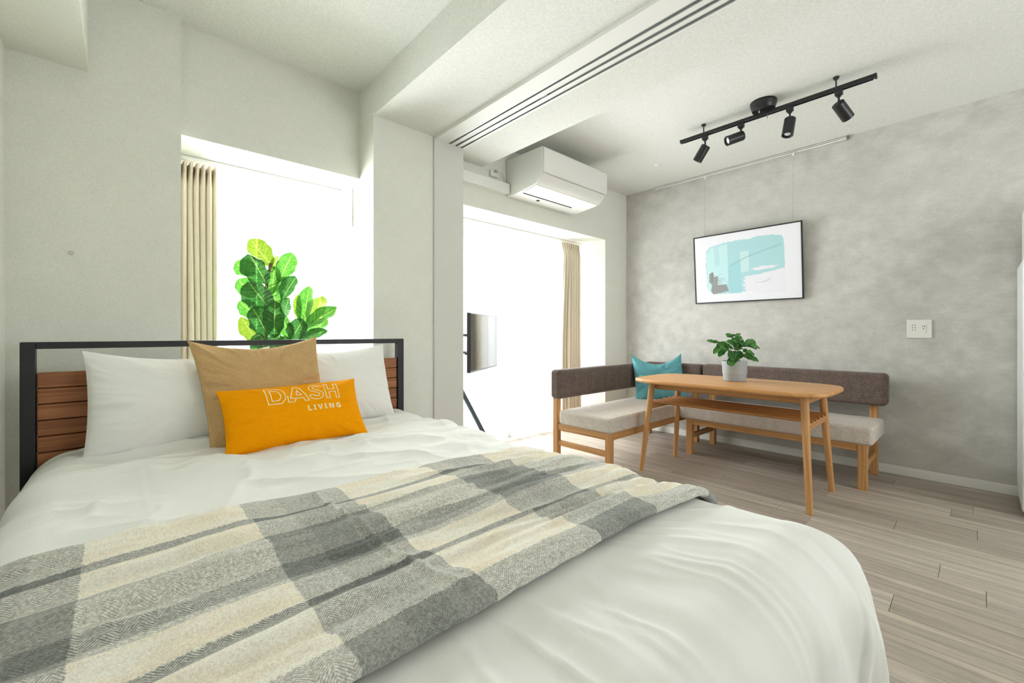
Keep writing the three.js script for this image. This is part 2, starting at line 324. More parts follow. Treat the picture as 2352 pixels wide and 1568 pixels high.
function spread(x, d) {                                  // folds fanning out over the foot of the bed
  const ax = x - 0.42, ad = d - 1.05, r = Math.hypot(ax, ad), an = Math.atan2(ad, ax);
  return { r, f: fbm(an * 7.5 + 20, r * 1.1, 561, 3) - 0.5, g: Math.pow(ridge(fbm(an * 5 + 40, r * 1.6, 571, 3)), 3) - 0.35 };
}
function duvetTop(x, d) {                                // height of the duvet's upper side
  const head = step(1.0, 1.45, d), a = 0.42, ca = Math.cos(a), sa = Math.sin(a), p = x * ca - d * sa, q = x * sa + d * ca;
  let h = 0.557 + 0.016 * (fbm(x * 2.6, d * 3.2, 501, 2) - 0.5);
  h += head * 0.020 * (Math.pow(ridge(fbm(p * 1.7, q * 5.5, 511, 3)), 3) - 0.35);
  h += head * 0.012 * (Math.pow(ridge(fbm(p * 5 + 4, q * 3.0 + 0.6 * p, 523, 3)), 4) - 0.3);
  h += head * 0.010 * Math.pow(ridge(fbm(x * 3.2 + d, d * 9, 531, 2)), 5);
  h += 0.003 * (fbm(x * 14, d * 14, 541, 3) - 0.5) * (0.5 + head);
  const s = spread(x, d), foot = (1 - head) * step(0.15, 0.6, s.r);
  h += foot * (0.020 * s.f + 0.010 * s.g) * step(0.56, 0.40, d);
  { const an = Math.atan2(d - 1.05, x - 0.42); h += foot * 0.008 * Math.pow(ridge(fbm(an * 8 + 70, s.r * 1.2, 591, 3)), 7) * step(0.56, 0.40, d); }
  h += 0.0022 * Math.exp(-Math.pow((x - 0.045 - 0.02 * (1.7 - d)) / 0.004, 2)) * step(1.0, 1.3, d) * step(1.9, 1.7, d);      // ironed creases
  h += 0.0020 * Math.exp(-Math.pow((x - 0.62 + 0.35 * (0.5 - d)) / 0.004, 2)) * step(0.62, 0.45, d);
  const edge = Math.min(x - BX0, BX1 - x, d - BD0 + 0.05);
  return h + 0.010 * step(0, 0.35, edge);
}
{
  const nx = 300, nd = 380, over = RHO * Math.PI / 2 + DROP, x0 = BX0 - over, x1 = BX1 + over, d0 = BD0 - over, d1 = BD1 + 0.035;
  const pos = [], uv = [], idx = [];
  for (let j = 0; j <= nd; j++) for (let i = 0; i <= nx; i++) {
    const s = x0 + (x1 - x0) * i / nx, t = d0 + (d1 - d0) * j / nd;
    const qx = clamp(s, BX0, BX1), qd = Math.max(t, BD0);
    const ex = s - qx, ed = t - qd, dist0 = Math.hypot(ex, ed);
    let X = qx, D = qd, H = duvetTop(clamp(s, BX0, BX1), qd);
    if (dist0 > 1e-6) {
      const nxn = ex / dist0, ndn = ed / dist0, dist = dist0 * Math.max(Math.abs(nxn), Math.abs(ndn));
      const corner = Math.min(Math.abs(nxn), Math.abs(ndn)) * 1.4, along = Math.abs(nxn) > Math.abs(ndn) ? qd : qx, ang = Math.atan2(ndn, nxn);
      const left = nxn < -0.7 ? 0.35 : 1, rho = RHO * (left < 1 ? 0.95 : 1) * (1 + 0.5 * corner);
      const th = Math.min(dist / RHO, Math.PI / 2), rest = Math.max(0, dist - RHO * Math.PI / 2);
      const sp = spread(s, t), fold = 2 * sp.f + 0.8 * sp.g, fine = (fbm(along * 9 + ang * 6, dist * 2.4, 577, 2) - 0.5) * 2;
      const k = step(0.03, 0.30, dist) * left;
      const out = rho * Math.sin(th) + rest * 0.02 * left + k * (0.030 * fold + 0.008 * fine);
      X += nxn * out; D += ndn * out; H -= RHO * 1.02 * (1 - Math.cos(th)) + rest * 0.98 + k * 0.006 * fine;
    }
    X = Math.max(X, XL + 0.012);
    pos.push(X, H, -D); uv.push(s, t);
  }
  for (let j = 0; j < nd; j++) for (let i = 0; i < nx; i++) { const a = j * (nx + 1) + i, b = a + 1, c = a + nx + 1, e = c + 1; idx.push(a, b, c, b, e, c); }
  const g = new THREE.BufferGeometry();
  g.setAttribute('position', new THREE.Float32BufferAttribute(pos, 3)); g.setAttribute('uv', new THREE.Float32BufferAttribute(uv, 2)); g.setIndex(idx); g.computeVertexNormals();
  const dm = sheetMat.clone(); dm.side = THREE.DoubleSide;
  single('duvet', 'rumpled white duvet draped over the bed down to the sides', 'duvet', g, dm);
}

// plaid wool throw
const CREAM = [252, 247, 234], DARK = [82, 86, 85];
const T0 = -0.45, T1 = 1.50, TD0 = 0.42, TD1 = 1.30;
const plaid = tex(2048, 1024, (u, v) => {
  let x = T0 + (T1 - T0) * u, d = TD0 + (TD1 - TD0) * v;
  const n = (vn(x * 420, d * 420, 601) - 0.5), n2 = vn(x * 900, d * 300, 603) - 0.5, n3 = fbm(x * 9, d * 30, 605, 3) - 0.5;
  const jx = x + 0.0035 * n2, jd = d + 0.003 * n;
  const xm = ((((jx + 0.05) % 0.486) + 0.486) % 0.486) / 0.486;         // cream from 0 to .545, grey after
  const gcol = step(0.545, 0.551, xm) * (1 - step(0.996, 1, xm));
  const core = gcol * step(0.70, 0.71, xm) * step(0.86, 0.85, xm);
  const bd = (a, b) => step(a - 0.002, a + 0.002, jd) * (1 - step(b - 0.002, b + 0.002, jd));
  const line = Math.max(bd(1.062, 1.088), bd(0.690, 0.716)), wide = bd(0.795, 0.98), deep = Math.max(bd(0.808, 0.858), bd(0.955, 0.985) * 0.7), rim = bd(0.40, 0.562);
  const row = Math.max(line * 0.95, wide * 0.5, deep * 0.95, rim * 0.6);
  const per = 0.0048, side = 0.021, hb = Math.abs(((x / side) % 2 + 2) % 2 - 1) * side;                     // herringbone
  const tw = (((d * 1.0 + hb) / per) % 1 + 1) % 1, stripe = step(0.25, 0.45, tw) * (1 - step(0.75, 0.95, tw));
  const mixc = (A, B, t) => A.map((a, k) => a + (B[k] - a) * t);
  const warpC = mixc(CREAM, DARK, gcol * (0.60 + 0.14 * core)), weftC = mixc(CREAM, DARK, row * 0.9);
  const share = row > 0.2 || gcol > 0.5 ? 0.5 + (stripe - 0.5) * 0.5 : 0.5;
  let c = mixc(warpC, weftC, share);
  if (gcol < 0.5 && row < 0.2) c = mixc(c, [246, 233, 208], clamp(0.35 + 1.8 * n3));
  const cool = 0.8 * Math.max(gcol, row);
  const k = 1 + 0.09 * n + 0.07 * n2 + (Math.max(gcol, row) > 0.3 ? 0.20 * n : 0);
  return [(c[0] - cool) * k, c[1] * k, (c[2] + cool * 0.6) * k];
});
plaid.wrapS = plaid.wrapT = THREE.ClampToEdgeWrapping;
{
  const throwMat = phys({ side: THREE.DoubleSide, map: plaid, roughness: 1, sheen: 0.2, sheenRoughness: 0.8, sheenColor: new THREE.Color(0.9, 0.9, 0.88), bumpMap: tex(512, 512, (u, v) => 255 * (0.5 * vn(u * 256, v * 128, 621, 256, 128) + 0.5 * vn(u * 90, v * 180, 625, 90, 180)), false, [0.1, 0.1]), bumpScale: 0.0012 });
  throwMat.bumpMap.repeat.set((T1 - T0) / 0.16, (TD1 - TD0) / 0.16);
  const ns = 420, nv = 170, s0 = BX0 - RHO * 0.5 * Math.PI - 0.02, s1 = BX1 + RHO * Math.PI / 2 + 0.10, pos = [], uv = [], idx = [];
  for (let j = 0; j <= nv; j++) for (let i = 0; i <= ns; i++) {
    const s = s0 + (s1 - s0) * i / ns, w = j / nv;
    const far = 1.238 + 0.010 * (vn(s * 5, 1, 631) - 0.5) - 0.035 * step(0.2, 1.1, s) + 0.02 * step(0.75, 0.95, s) * 0, near = 0.512 + 0.008 * (vn(s * 4, 2, 637) - 0.5);
    // 0..0.9 upper layer from far to near, 0.9..1 rolls over the near fold and tucks under
    const top = Math.min(w / 0.88, 1), roll = Math.max(0, (w - 0.88) / 0.12), R = 0.013;
    let d = far + (near + R - far) * top, lift = 0.006;
    const f1 = fbm(s * 1.6 + 0.8 * d, d * 15, 641, 3), f2 = 1 - Math.abs(2 * fbm(s * 2.4 - d * 2, d * 9 + s * 1.2, 651, 3) - 1), f3 = fbm(s * 12, d * 26, 661, 2);
    const inner = step(0, 0.06, top) * step(1.02, 0.9, top);
    const f4 = Math.pow(ridge(fbm(s * 1.1 + 0.5 * d + 7, d * 11 + 0.8 * s, 671, 3)), 3);
    lift += inner * (0.027 * (f1 - 0.46) + 0.009 * (Math.pow(Math.max(f2, 0), 3) - 0.2) + 0.022 * (f4 - 0.12) * (0.6 + 0.4 * step(0.3, 1.0, s)) * step(1.25, 1.0, s) + 0.004 * (f3 - 0.5));
    lift = Math.max(lift, 0.004);
    lift += 0.006 * Math.exp(-Math.pow((s - 0.385 - 0.05 * (0.9 - d)) / 0.007, 2)) * inner;      // lengthwise fold ridge
    lift += 2 * R * step(0.84, 1, top);
    let hh = lift, dd = d, dv = d;
    if (roll > 0) { const th = roll * Math.PI * 0.98; dd = near + R - Math.sin(th) * R * 1.5; hh = 0.006 + R + Math.cos(th) * R + 0.003; dv = near + R - roll * 0.045; }
    const qs = clamp(s, BX0, BX1), e = s - qs;
    let X = qs, H = duvetTop(qs, Math.max(dd, BD0)), nX = 0, nH = 1;
    if (e !== 0) {
      const a = Math.abs(e), sg = Math.sign(e), rr = RHO * (sg < 0 ? 0.95 : 1), th = Math.min(a / RHO, Math.PI / 2), rest = Math.max(0, a - RHO * Math.PI / 2);
      X += sg * (rr * Math.sin(th) + rest * 0.1); H -= RHO * 1.02 * (1 - Math.cos(th)) + rest; nX = sg * Math.sin(th); nH = Math.cos(th);
      hh += 0.012 * step(0.05, 0.3, a) * (sg > 0 ? 1 : 0.3);
    }
    pos.push(Math.max(X + nX * hh, XL + 0.006), H + nH * hh, -dd); uv.push((s - T0) / (T1 - T0), (dv - TD0) / (TD1 - TD0));
  }
  for (let j = 0; j < nv; j++) for (let i = 0; i < ns; i++) { const a = j * (ns + 1) + i, b = a + 1, c = a + ns + 1, e = c + 1; idx.push(a, c, b, b, c, e); }
  const g = new THREE.BufferGeometry();
  g.setAttribute('position', new THREE.Float32BufferAttribute(pos, 3)); g.setAttribute('uv', new THREE.Float32BufferAttribute(uv, 2)); g.setIndex(idx); g.computeVertexNormals();
  single('throw_blanket', 'grey and cream plaid wool throw laid across the foot of the bed', 'blanket', g, throwMat);
}

// pillows and cushions: two quilted faces meeting at a seam
function pillow(w, h, t, seed, { pinch = 0.06, dip = 0, wr = 1, N = 64, sag = 0, round = 2.4, taper = 0 } = {}) {
  const faces = [];
  for (const side of [1, -1]) {
    const pos = [], uv = [], idx = [];
    for (let j = 0; j <= N; j++) for (let i = 0; i <= N; i++) {
      const x = -1 + 2 * i / N, y = -1 + 2 * j / N, ax = Math.abs(x), ay = Math.abs(y);
      let X = w / 2 * x * (1 - pinch * Math.pow(1 - y * y, 0.8)), Y = h / 2 * y * (1 - pinch * 1.2 * Math.pow(1 - x * x, 0.8));
      let Z = t / 2 * Math.pow(Math.max(0, (1 - Math.pow(ax, round)) * (1 - Math.pow(ay, round))), 0.55);
      const e = Math.max(ax, ay), near = step(0.35, 0.9, e) * step(1.0, 0.93, e);
      const ang = Math.atan2(y, x), r = rng(seed);
      Z += side * 0 + near * wr * 0.012 * (fbm(ang * 5.5 + seed, e * 1.5, seed + 1, 3) - 0.5) * 1.6;
      Z += wr * 0.010 * (1 - Math.pow(e, 4)) * (fbm(x * 2.6 + y * 1.1 + seed, y * 4.2, seed + 2, 3) - 0.5);
      Y -= dip * Math.pow(Math.max(0, 1 - x * x), 1.2) * Math.pow((y + 1) / 2, 2);
      if (x < 0) X *= 1 - taper * (1 - y) / 2;
      const belly = sag * (1 - y) / 2;
      Z *= 1 + belly;
      pos.push(X, Y + h / 2, side * Math.max(Z, 0.002)); uv.push(side > 0 ? i / N : 1 - i / N, j / N);
    }
    for (let j = 0; j < N; j++) for (let i = 0; i < N; i++) { const a = j * (N + 1) + i, b = a + 1, c = a + N + 1, d = c + 1; if (side > 0) idx.push(a, b, c, b, d, c); else idx.push(a, c, b, b, c, d); }
    const g = new THREE.BufferGeometry();
    g.setAttribute('position', new THREE.Float32BufferAttribute(pos, 3)); g.setAttribute('uv', new THREE.Float32BufferAttribute(uv, 2)); g.setIndex(idx); g.computeVertexNormals();
    faces.push(g);
  }
  return faces;
}
function cushion(name, label, cat, size, seed, opts, matFront, matBack, [x, h, d], [lean, yaw, roll], group) {
  const [front, back] = pillow(...size, seed, opts);
  const g = thing(name, label, cat, V(x, h, d), group);
  g.rotation.set(lean, yaw, roll, 'YXZ');
  for (const [n, geo, m] of [['front_panel', front, matFront], ['back_panel', back, matBack]]) { const p = shadows(new THREE.Mesh(geo, m)); p.name = n; g.add(p); }
  return g;
}
const uvCloth = (rgb, seed, amount, rep, sheen = 0.6) => { const m = cloth(rgb, seed, amount, 1, { sheen, sheenRoughness: 0.5, sheenColor: new THREE.Color(...rgb.map((c) => Math.min(1, c / 200))) }); m.map.repeat.set(rep, rep); m.bumpMap.repeat.set(rep, rep); return m; };
const tanVelvet = uvCloth([205, 169, 117], 701, 0.10, 3), tealLinen = uvCloth([98, 162, 170], 721, 0.14, 3, 0.3), pillowUV = pillowMat.clone();
pillowUV.bumpMap = pillowMat.bumpMap.clone(); pillowUV.bumpMap.repeat.set(2.5, 2); pillowUV.bumpMap.needsUpdate = true;
const ORANGE = '#fda300';
function letterTexture() {
  const c = document.createElement('canvas'); c.width = 1024; c.height = 512; const k = c.getContext('2d');
  k.fillStyle = ORANGE; k.fillRect(0, 0, 1024, 512);
  const r = rng(77);
  for (let i = 0; i < 9000; i++) { k.fillStyle = r() > 0.5 ? 'rgba(255,190,60,0.10)' : 'rgba(190,110,0,0.10)'; k.fillRect(r() * 1024, r() * 512, 2 + r() * 7, 1 + r() * 2); }
  k.strokeStyle = '#f8ecd8'; k.lineWidth = 6; k.lineJoin = 'miter';
  k.save(); k.translate(262, 44); k.scale(1.08, 1.04);                        // outline letters D A S H, as in the photograph
  const path = (pts) => { k.beginPath(); pts.forEach((p, i) => (i ? k.lineTo(p[0], p[1]) : k.moveTo(p[0], p[1]))); k.stroke(); };
  path([[44, 26], [44, 118], [86, 118], [104, 96], [104, 50], [86, 26], [36, 26]]); path([[36, 0], [16, 0], [16, 146], [104, 146], [134, 110], [134, 38], [104, 0], [36, 0]]);
  path([[148, 90], [148, 146], [190, 146], [204, 112]]); path([[164, 112], [204, 8], [238, 8], [292, 146], [262, 146], [252, 118], [196, 118], [164, 112]]); path([[208, 90], [222, 44], [242, 92], [208, 92]]);
  k.beginPath(); k.moveTo(402, 34); k.bezierCurveTo(388, -6, 304, -6, 306, 42); k.bezierCurveTo(308, 86, 378, 74, 376, 102); k.bezierCurveTo(372, 126, 330, 120, 328, 100); k.stroke();
  k.beginPath(); k.moveTo(380, 42); k.bezierCurveTo(370, 18, 330, 20, 332, 44); k.bezierCurveTo(336, 66, 408, 58, 404, 106); k.bezierCurveTo(400, 156, 304, 158, 300, 104); k.lineTo(328, 100); k.stroke();
  path([[424, 146], [424, 8], [450, 8], [450, 62], [500, 62], [500, 8], [526, 8], [526, 146], [500, 146], [500, 90], [450, 90], [450, 146], [424, 146]]);
  k.restore();
  k.fillStyle = '#f8ecd8'; k.font = '700 62px sans-serif'; k.textBaseline = 'alphabetic';
  let x = 548; for (const ch of 'LIVING') { k.fillText(ch, x, 290); x += k.measureText(ch).width + 13; }
  const t = new THREE.CanvasTexture(c); t.colorSpace = THREE.SRGBColorSpace; return t;
}
const orangeBump = tex(256, 256, (u, v) => 255 * vn(u * 128, v * 128, 741, 128, 128), false);
const orangeFront = phys({ map: letterTexture(), roughness: 0.9, specularIntensity: 0.2, sheen: 0.3, sheenRoughness: 0.5, sheenColor: new THREE.Color(1, 0.6, 0.05), bumpMap: orangeBump, bumpScale: 0.0006 });
const orangeBack = phys({ color: ORANGE, roughness: 0.9, specularIntensity: 0.2, sheen: 0.3, sheenRoughness: 0.5, sheenColor: new THREE.Color(1, 0.6, 0.05) });

cushion('bed_pillow', 'plump white bed pillow on the left of the headboard', 'pillow', [0.62, 0.41, 0.17], 801, { pinch: 0.05, dip: 0.035, wr: 1.2, N: 80, sag: 0.25 }, pillowUV, pillowUV, [0.21, 0.548, 2.11], [-0.32, 0, 0.01], 'white bed pillows');
cushion('bed_pillow', 'white bed pillow on the right, half hidden behind the tan cushion', 'pillow', [0.565, 0.40, 0.16], 811, { pinch: 0.05, dip: 0.02, wr: 1.2, N: 80, sag: 0.25 }, pillowUV, pillowUV, [0.8075, 0.55, 2.12], [-0.30, 0, 0.03], 'white bed pillows');
cushion('square_cushion', 'tan velvet square cushion propped behind the orange one on the bed', 'cushion', [0.49, 0.46, 0.15], 821, { pinch: 0.07, dip: 0.03, wr: 2.4, N: 90, sag: 0.2, taper: 0.16 }, tanVelvet, tanVelvet, [0.455, 0.548, 1.95], [-0.36, 0, 0.035]);
cushion('lumbar_cushion', 'orange oblong cushion with white outline lettering on the bed', 'cushion', [0.53, 0.262, 0.13], 831, { pinch: 0.05, dip: 0.0, wr: 1.1, N: 80, sag: 0.1 }, orangeFront, orangeBack, [0.535, 0.56, 1.80], [-0.52, 0.02, 0.02]);
cushion('square_cushion', 'teal blue square cushion in the corner of the bench', 'cushion', [0.47, 0.44, 0.14], 841, { pinch: 0.06, dip: 0.085, wr: 1.8, N: 72, sag: 0.2 }, tealLinen, tealLinen, [3.62, 0.385, 1.945], [-0.30, -0.75, 0.02]);

// ------------------------------------------------------------------ corner bench and long bench
function bench(name, label, parts, base) { const b = thing(name, label, 'bench', base); for (const [n, g, m] of parts) part(b, n, g, m); return b; }
const leg = (x, d, h, w = 0.045) => box(x, x + w, 0, h, d, d + w, 0.004);
bench('corner_bench', 'wooden corner bench with beige seat and brown backrest in front of the window', [
  ['seat_cushion', box(2.505, 3.925, 0.295, 0.405, 1.725, 2.20, 0.022, 'x', 4), beigeFabric],
  ['back_cushion', box(2.495, 3.86, 0.488, 0.715, 2.185, 2.285, 0.03, 'x', 4), brownFabric],
  ['back_cushion', box(3.862, 3.985, 0.488, 0.715, 1.705, 2.275, 0.03, 'z', 4), brownFabric],
  ['leg', leg(2.515, 1.735, 0.30), oakMat], ['leg', leg(3.90, 1.745, 0.49), oakMat], ['leg', leg(2.515, 2.225, 0.50), oakMat], ['leg', leg(3.90, 2.225, 0.50), oakMat],
  ['side_rail', box(2.522, 2.552, 0.245, 0.295, 1.78, 2.225, 0.003, 'z'), oakMat], ['side_rail', box(3.908, 3.938, 0.245, 0.295, 1.79, 2.225, 0.003, 'z'), oakMat],
  ['stretcher', box(2.525, 2.55, 0.125, 0.165, 1.78, 2.225, 0.003, 'z'), oakMat],
  ['front_rail', box(2.56, 3.90, 0.245, 0.295, 1.742, 1.770, 0.003, 'x'), oakMat], ['back_rail', box(2.56, 3.90, 0.245, 0.295, 2.235, 2.263, 0.003, 'x'), oakMat],
], V(3.2, 0, 2.0));
bench('long_bench', 'long wooden bench with beige seat and brown backrest along the grey wall', [
  ['seat_cushion', box(3.465, 3.945, 0.290, 0.405, 0.448, 1.705, 0.022, 'z', 4), beigeFabric],
  ['back_cushion', box(3.862, 3.985, 0.495, 0.722, 0.425, 1.690, 0.032, 'z', 4), brownFabric],
  ['leg', leg(3.480, 0.480, 0.295, 0.048), oakMat], ['leg', leg(3.480, 1.605, 0.295, 0.048), oakMat], ['leg', leg(3.93, 0.485, 0.53, 0.045), oakMat], ['leg', leg(3.93, 1.605, 0.53, 0.045), oakMat],
  ['front_rail', box(3.488, 3.515, 0.245, 0.292, 0.528, 1.605, 0.003, 'z'), oakMat], ['back_rail', box(3.94, 3.965, 0.245, 0.292, 0.53, 1.605, 0.003, 'z'), oakMat],
  ['stretcher', box(3.528, 3.93, 0.125, 0.165, 0.492, 0.517, 0.003, 'x'), oakMat], ['stretcher', box(3.528, 3.93, 0.125, 0.165, 1.616, 1.641, 0.003, 'x'), oakMat],
  ['side_rail', box(3.528, 3.93, 0.245, 0.29, 0.492, 0.517, 0.003, 'x'), oakMat], ['side_rail', box(3.528, 3.93, 0.245, 0.29, 1.616, 1.641, 0.003, 'x'), oakMat],
], V(3.72, 0, 1.08));

// ------------------------------------------------------------------ table
{
  const cx = 3.075, cd = 1.155, t = thing('dining_table', 'oak dining table with rounded ends and a slatted under-shelf', 'table', V(cx, 0, cd));
  const hx = 0.335, hd = 0.60, shape = new THREE.Shape(), N = 96;
  for (let i = 0; i < N; i++) { const a = i / N * Math.PI * 2, c = Math.cos(a), s = Math.sin(a), n = 5.2, x = Math.sign(c) * Math.pow(Math.abs(c), 2 / n) * hx, y = Math.sign(s) * Math.pow(Math.abs(s), 2 / n) * hd; i ? shape.lineTo(x, y) : shape.moveTo(x, y); }
  shape.closePath();
  let g = new THREE.ExtrudeGeometry(shape, { depth: 0.010, bevelEnabled: true, bevelThickness: 0.008, bevelSize: 0.009, bevelOffset: -0.009, bevelSegments: 4, curveSegments: 12 });
  g.rotateX(-Math.PI / 2); g.translate(cx, 0.652, -cd);
  g = toCreasedNormals(g, 0.9); { const p = g.attributes.position, u = g.attributes.uv; for (let i = 0; i < p.count; i++) u.setXY(i, p.getX(i) + 0.3 * p.getY(i), p.getZ(i)); } part(t, 'table_top', g, oakTopMat);
  const H = 0.643, legs = [[2.803, 0.632, 2.865, 0.672], [2.803, 1.668, 2.865, 1.612], [3.325, 0.632, 3.268, 0.672], [3.325, 1.668, 3.268, 1.612]];
  for (const [x, d, x2, d2] of legs) part(t, 'leg', rod(V(x, 0, d), V(x2, H, d2), 0.0165, 0.0225, 20), oakMat);
  for (const d of [0.672, 1.612]) {
    part(t, 'end_rail', merge([box(2.87, 3.265, 0.595, H, d - 0.012, d + 0.012, 0.003, 'x')]), oakMat);
    const dl = d < 1 ? 0.662 : 1.626;
    part(t, 'stretcher', box(2.85, 3.285, 0.448, 0.486, dl - 0.011, dl + 0.011, 0.003, 'x'), oakMat);
  }
  for (const x of [2.905, 3.235]) part(t, 'side_rail', box(x - 0.011, x + 0.011, 0.592, H, 0.684, 1.60, 0.003, 'z'), oakMat);
  for (const x of [2.925, 3.005, 3.085, 3.165, 3.24]) part(t, 'shelf_slat', rod(V(x, 0.494, 0.645), V(x, 0.494, 1.645), 0.011, 0.011, 14).scale(1, 1, 1), oakDarkMat);
  for (const d of [0.85, 1.45]) part(t, 'support_batten', box(2.93, 3.21, 0.625, 0.6425, d - 0.02, d + 0.02, 0.003, 'x'), oakDarkMat);
}

// ------------------------------------------------------------------ plants
const leafSurface = (c0, c1, seed) => tex(256, 512, (u, v) => {       // v from stalk to tip, u across; pale midrib and side veins
  const x = Math.abs(u - 0.5) * 2, mid = Math.exp(-Math.pow(x / 0.035, 2)), ph = (v * 9 - x * 1.6) % 1, vein = Math.exp(-Math.pow((((ph + 1) % 1) - 0.5) / 0.07, 2)) * (1 - x) * 0.8;
  const n = fbm(u * 12, v * 24, seed, 4), m = clamp(0.9 * mid + 0.45 * vein), t = clamp(n * 1.2 - 0.1);
  return [0, 1, 2].map((k) => (c0[k] + (c1[k] - c0[k]) * t) * (1 - m) + [196, 214, 120][k] * m);
});
const leafBump = tex(128, 256, (u, v) => { const x = Math.abs(u - 0.5) * 2, ph = (v * 9 - x * 1.6) % 1; return 255 * (0.5 + 0.5 * Math.cos((((ph + 1) % 1) - 0.5) * Math.PI * 2)) * (1 - Math.exp(-Math.pow(x / 0.05, 2))); }, false);
const leafMat = (map, tr) => phys({ side: THREE.DoubleSide, map, roughness: 0.42, transmission: tr, thickness: 0, bumpMap: leafBump, bumpScale: 0.003, specularIntensity: 0.6 });
const ficusMats = [leafMat(leafSurface([52, 118, 42], [112, 170, 60], 901), 0.36), leafMat(leafSurface([40, 102, 46], [86, 146, 62], 911), 0.24), leafMat(leafSurface([96, 136, 36], [150, 164, 52], 921), 0.30)];
const pepMats = [leafMat(leafSurface([40, 104, 52], [84, 150, 70], 931), 0.25), leafMat(leafSurface([58, 128, 56], [124, 184, 92], 941), 0.3)];
function leafGeo(base, tip, width, seed, blade = 0.12, facing = null) {
  const L = base.distanceTo(tip), y = tip.clone().sub(base).normalize();
  const cam = facing ?? new THREE.Vector3(-0.55, 0.25, 0.85);
  const r = rng(seed); cam.x += (r() - 0.5) * 0.9; cam.y += (r() - 0.5) * 0.6; cam.z += (r() - 0.5) * 0.3;
  const x = new THREE.Vector3().crossVectors(y, cam).normalize(), z = new THREE.Vector3().crossVectors(x, y).normalize();
  const n = 14, m = 8, pos = [], uv = [], idx = [], bend = 0.10 + 0.12 * r(), ph = r() * 6;
  for (let j = 0; j <= n; j++) for (let i = 0; i <= m; i++) {
    const v = j / n, u = i / m * 2 - 1;
    const prof = v < 0.02 ? 0.02 : Math.pow(Math.sin(Math.PI * Math.pow(v, 0.72 + blade)), 0.62) * (0.62 + 0.55 * v), w = width / 2 * prof * 0.95;
    const wave = 0.05 * width * Math.sin(v * 17 + ph + (u > 0 ? 1.4 : 0)) * u * u, cup = -0.22 * width * (1 - u * u) * prof + 0;
    const arch = bend * L * Math.sin(v * Math.PI) - 0.0;
    const p = base.clone().addScaledVector(y, L * v).addScaledVector(x, u * w * (1 + 0.06 * Math.sin(v * 21 + ph))).addScaledVector(z, cup + wave + arch * 0.8);
    pos.push(p.x, p.y, p.z); uv.push((u + 1) / 2, v);
  }
  for (let j = 0; j < n; j++) for (let i = 0; i < m; i++) { const a = j * (m + 1) + i, b = a + 1, c = a + m + 1, d = c + 1; idx.push(a, b, c, b, d, c); }
  const g = new THREE.BufferGeometry();
  g.setAttribute('position', new THREE.Float32BufferAttribute(pos, 3)); g.setAttribute('uv', new THREE.Float32BufferAttribute(uv, 2)); g.setIndex(idx); g.computeVertexNormals();
  return g;
}
const stalkMat = std({ color: '#6d6a3c', roughness: 0.7 }), barkMat = std({ color: '#5d4a35', roughness: 0.85 }), soilMat = std({ color: '#3b2e24', roughness: 1, bumpMap: again(paperBump, 0.05, 0.05), bumpScale: 0.004 });
function tube(points, r0, seg = 24) { return new THREE.TubeGeometry(new THREE.CatmullRomCurve3(points), seg, r0, 8); }
const FICUS = [ // leaf stalk x, height, depth; leaf tip x, height, depth; width; tone
  [0.663, 1.395, 2.820, 0.569, 1.530, 2.860, 0.079, 2], [0.567, 1.338, 2.800, 0.490, 1.392, 2.840, 0.075, 0], [0.608, 1.272, 2.720, 0.517, 1.407, 2.660, 0.106, 1], [0.687, 1.301, 2.780, 0.759, 1.464, 2.800, 0.070, 0],
  [0.571, 1.205, 2.800, 0.500, 1.294, 2.820, 0.073, 0], [0.615, 1.144, 2.700, 0.511, 1.257, 2.630, 0.103, 1], [0.698, 1.196, 2.760, 0.754, 1.320, 2.720, 0.066, 1], [0.586, 1.089, 2.800, 0.502, 1.170, 2.800, 0.066, 0],
  [0.611, 0.987, 2.680, 0.530, 1.125, 2.620, 0.088, 1], [0.633, 0.974, 2.660, 0.618, 1.152, 2.580, 0.075, 1], [0.582, 0.947, 2.780, 0.509, 1.074, 2.800, 0.062, 2], [0.720, 1.101, 2.780, 0.716, 1.193, 2.700, 0.053, 1],
  [0.807, 1.071, 2.800, 0.810, 1.221, 2.840, 0.035, 2], [0.818, 1.033, 2.760, 0.850, 1.262, 2.780, 0.070, 0], [0.872, 1.053, 2.820, 0.962, 1.217, 2.880, 0.079, 2], [0.810, 1.028, 2.720, 0.964, 1.143, 2.680, 0.070, 0],
  [0.805, 0.967, 2.760, 0.954, 1.074, 2.800, 0.062, 0], [0.797, 0.963, 2.720, 0.900, 1.009, 2.640, 0.044, 1], [0.738, 0.964, 2.720, 0.669, 1.092, 2.660, 0.070, 0], [0.732, 0.964, 2.700, 0.768, 1.067, 2.620, 0.075, 1],
  [0.621, 0.894, 2.740, 0.561, 0.987, 2.680, 0.075, 0], [0.665, 0.901, 2.760, 0.677, 0.986, 2.740, 0.070, 1], [0.607, 0.835, 2.680, 0.559, 0.971, 2.600, 0.084, 1], [0.650, 1.226, 2.780, 0.672, 1.377, 2.820, 0.057, 0],
  [0.675, 1.137, 2.800, 0.676, 1.260, 2.840, 0.062, 0], [0.676, 1.375, 2.840, 0.699, 1.457, 2.880, 0.035, 2], [0.688, 0.847, 2.720, 0.694, 0.969, 2.680, 0.070, 1], [0.701, 1.233, 2.840, 0.742, 1.336, 2.900, 0.044, 0],
];
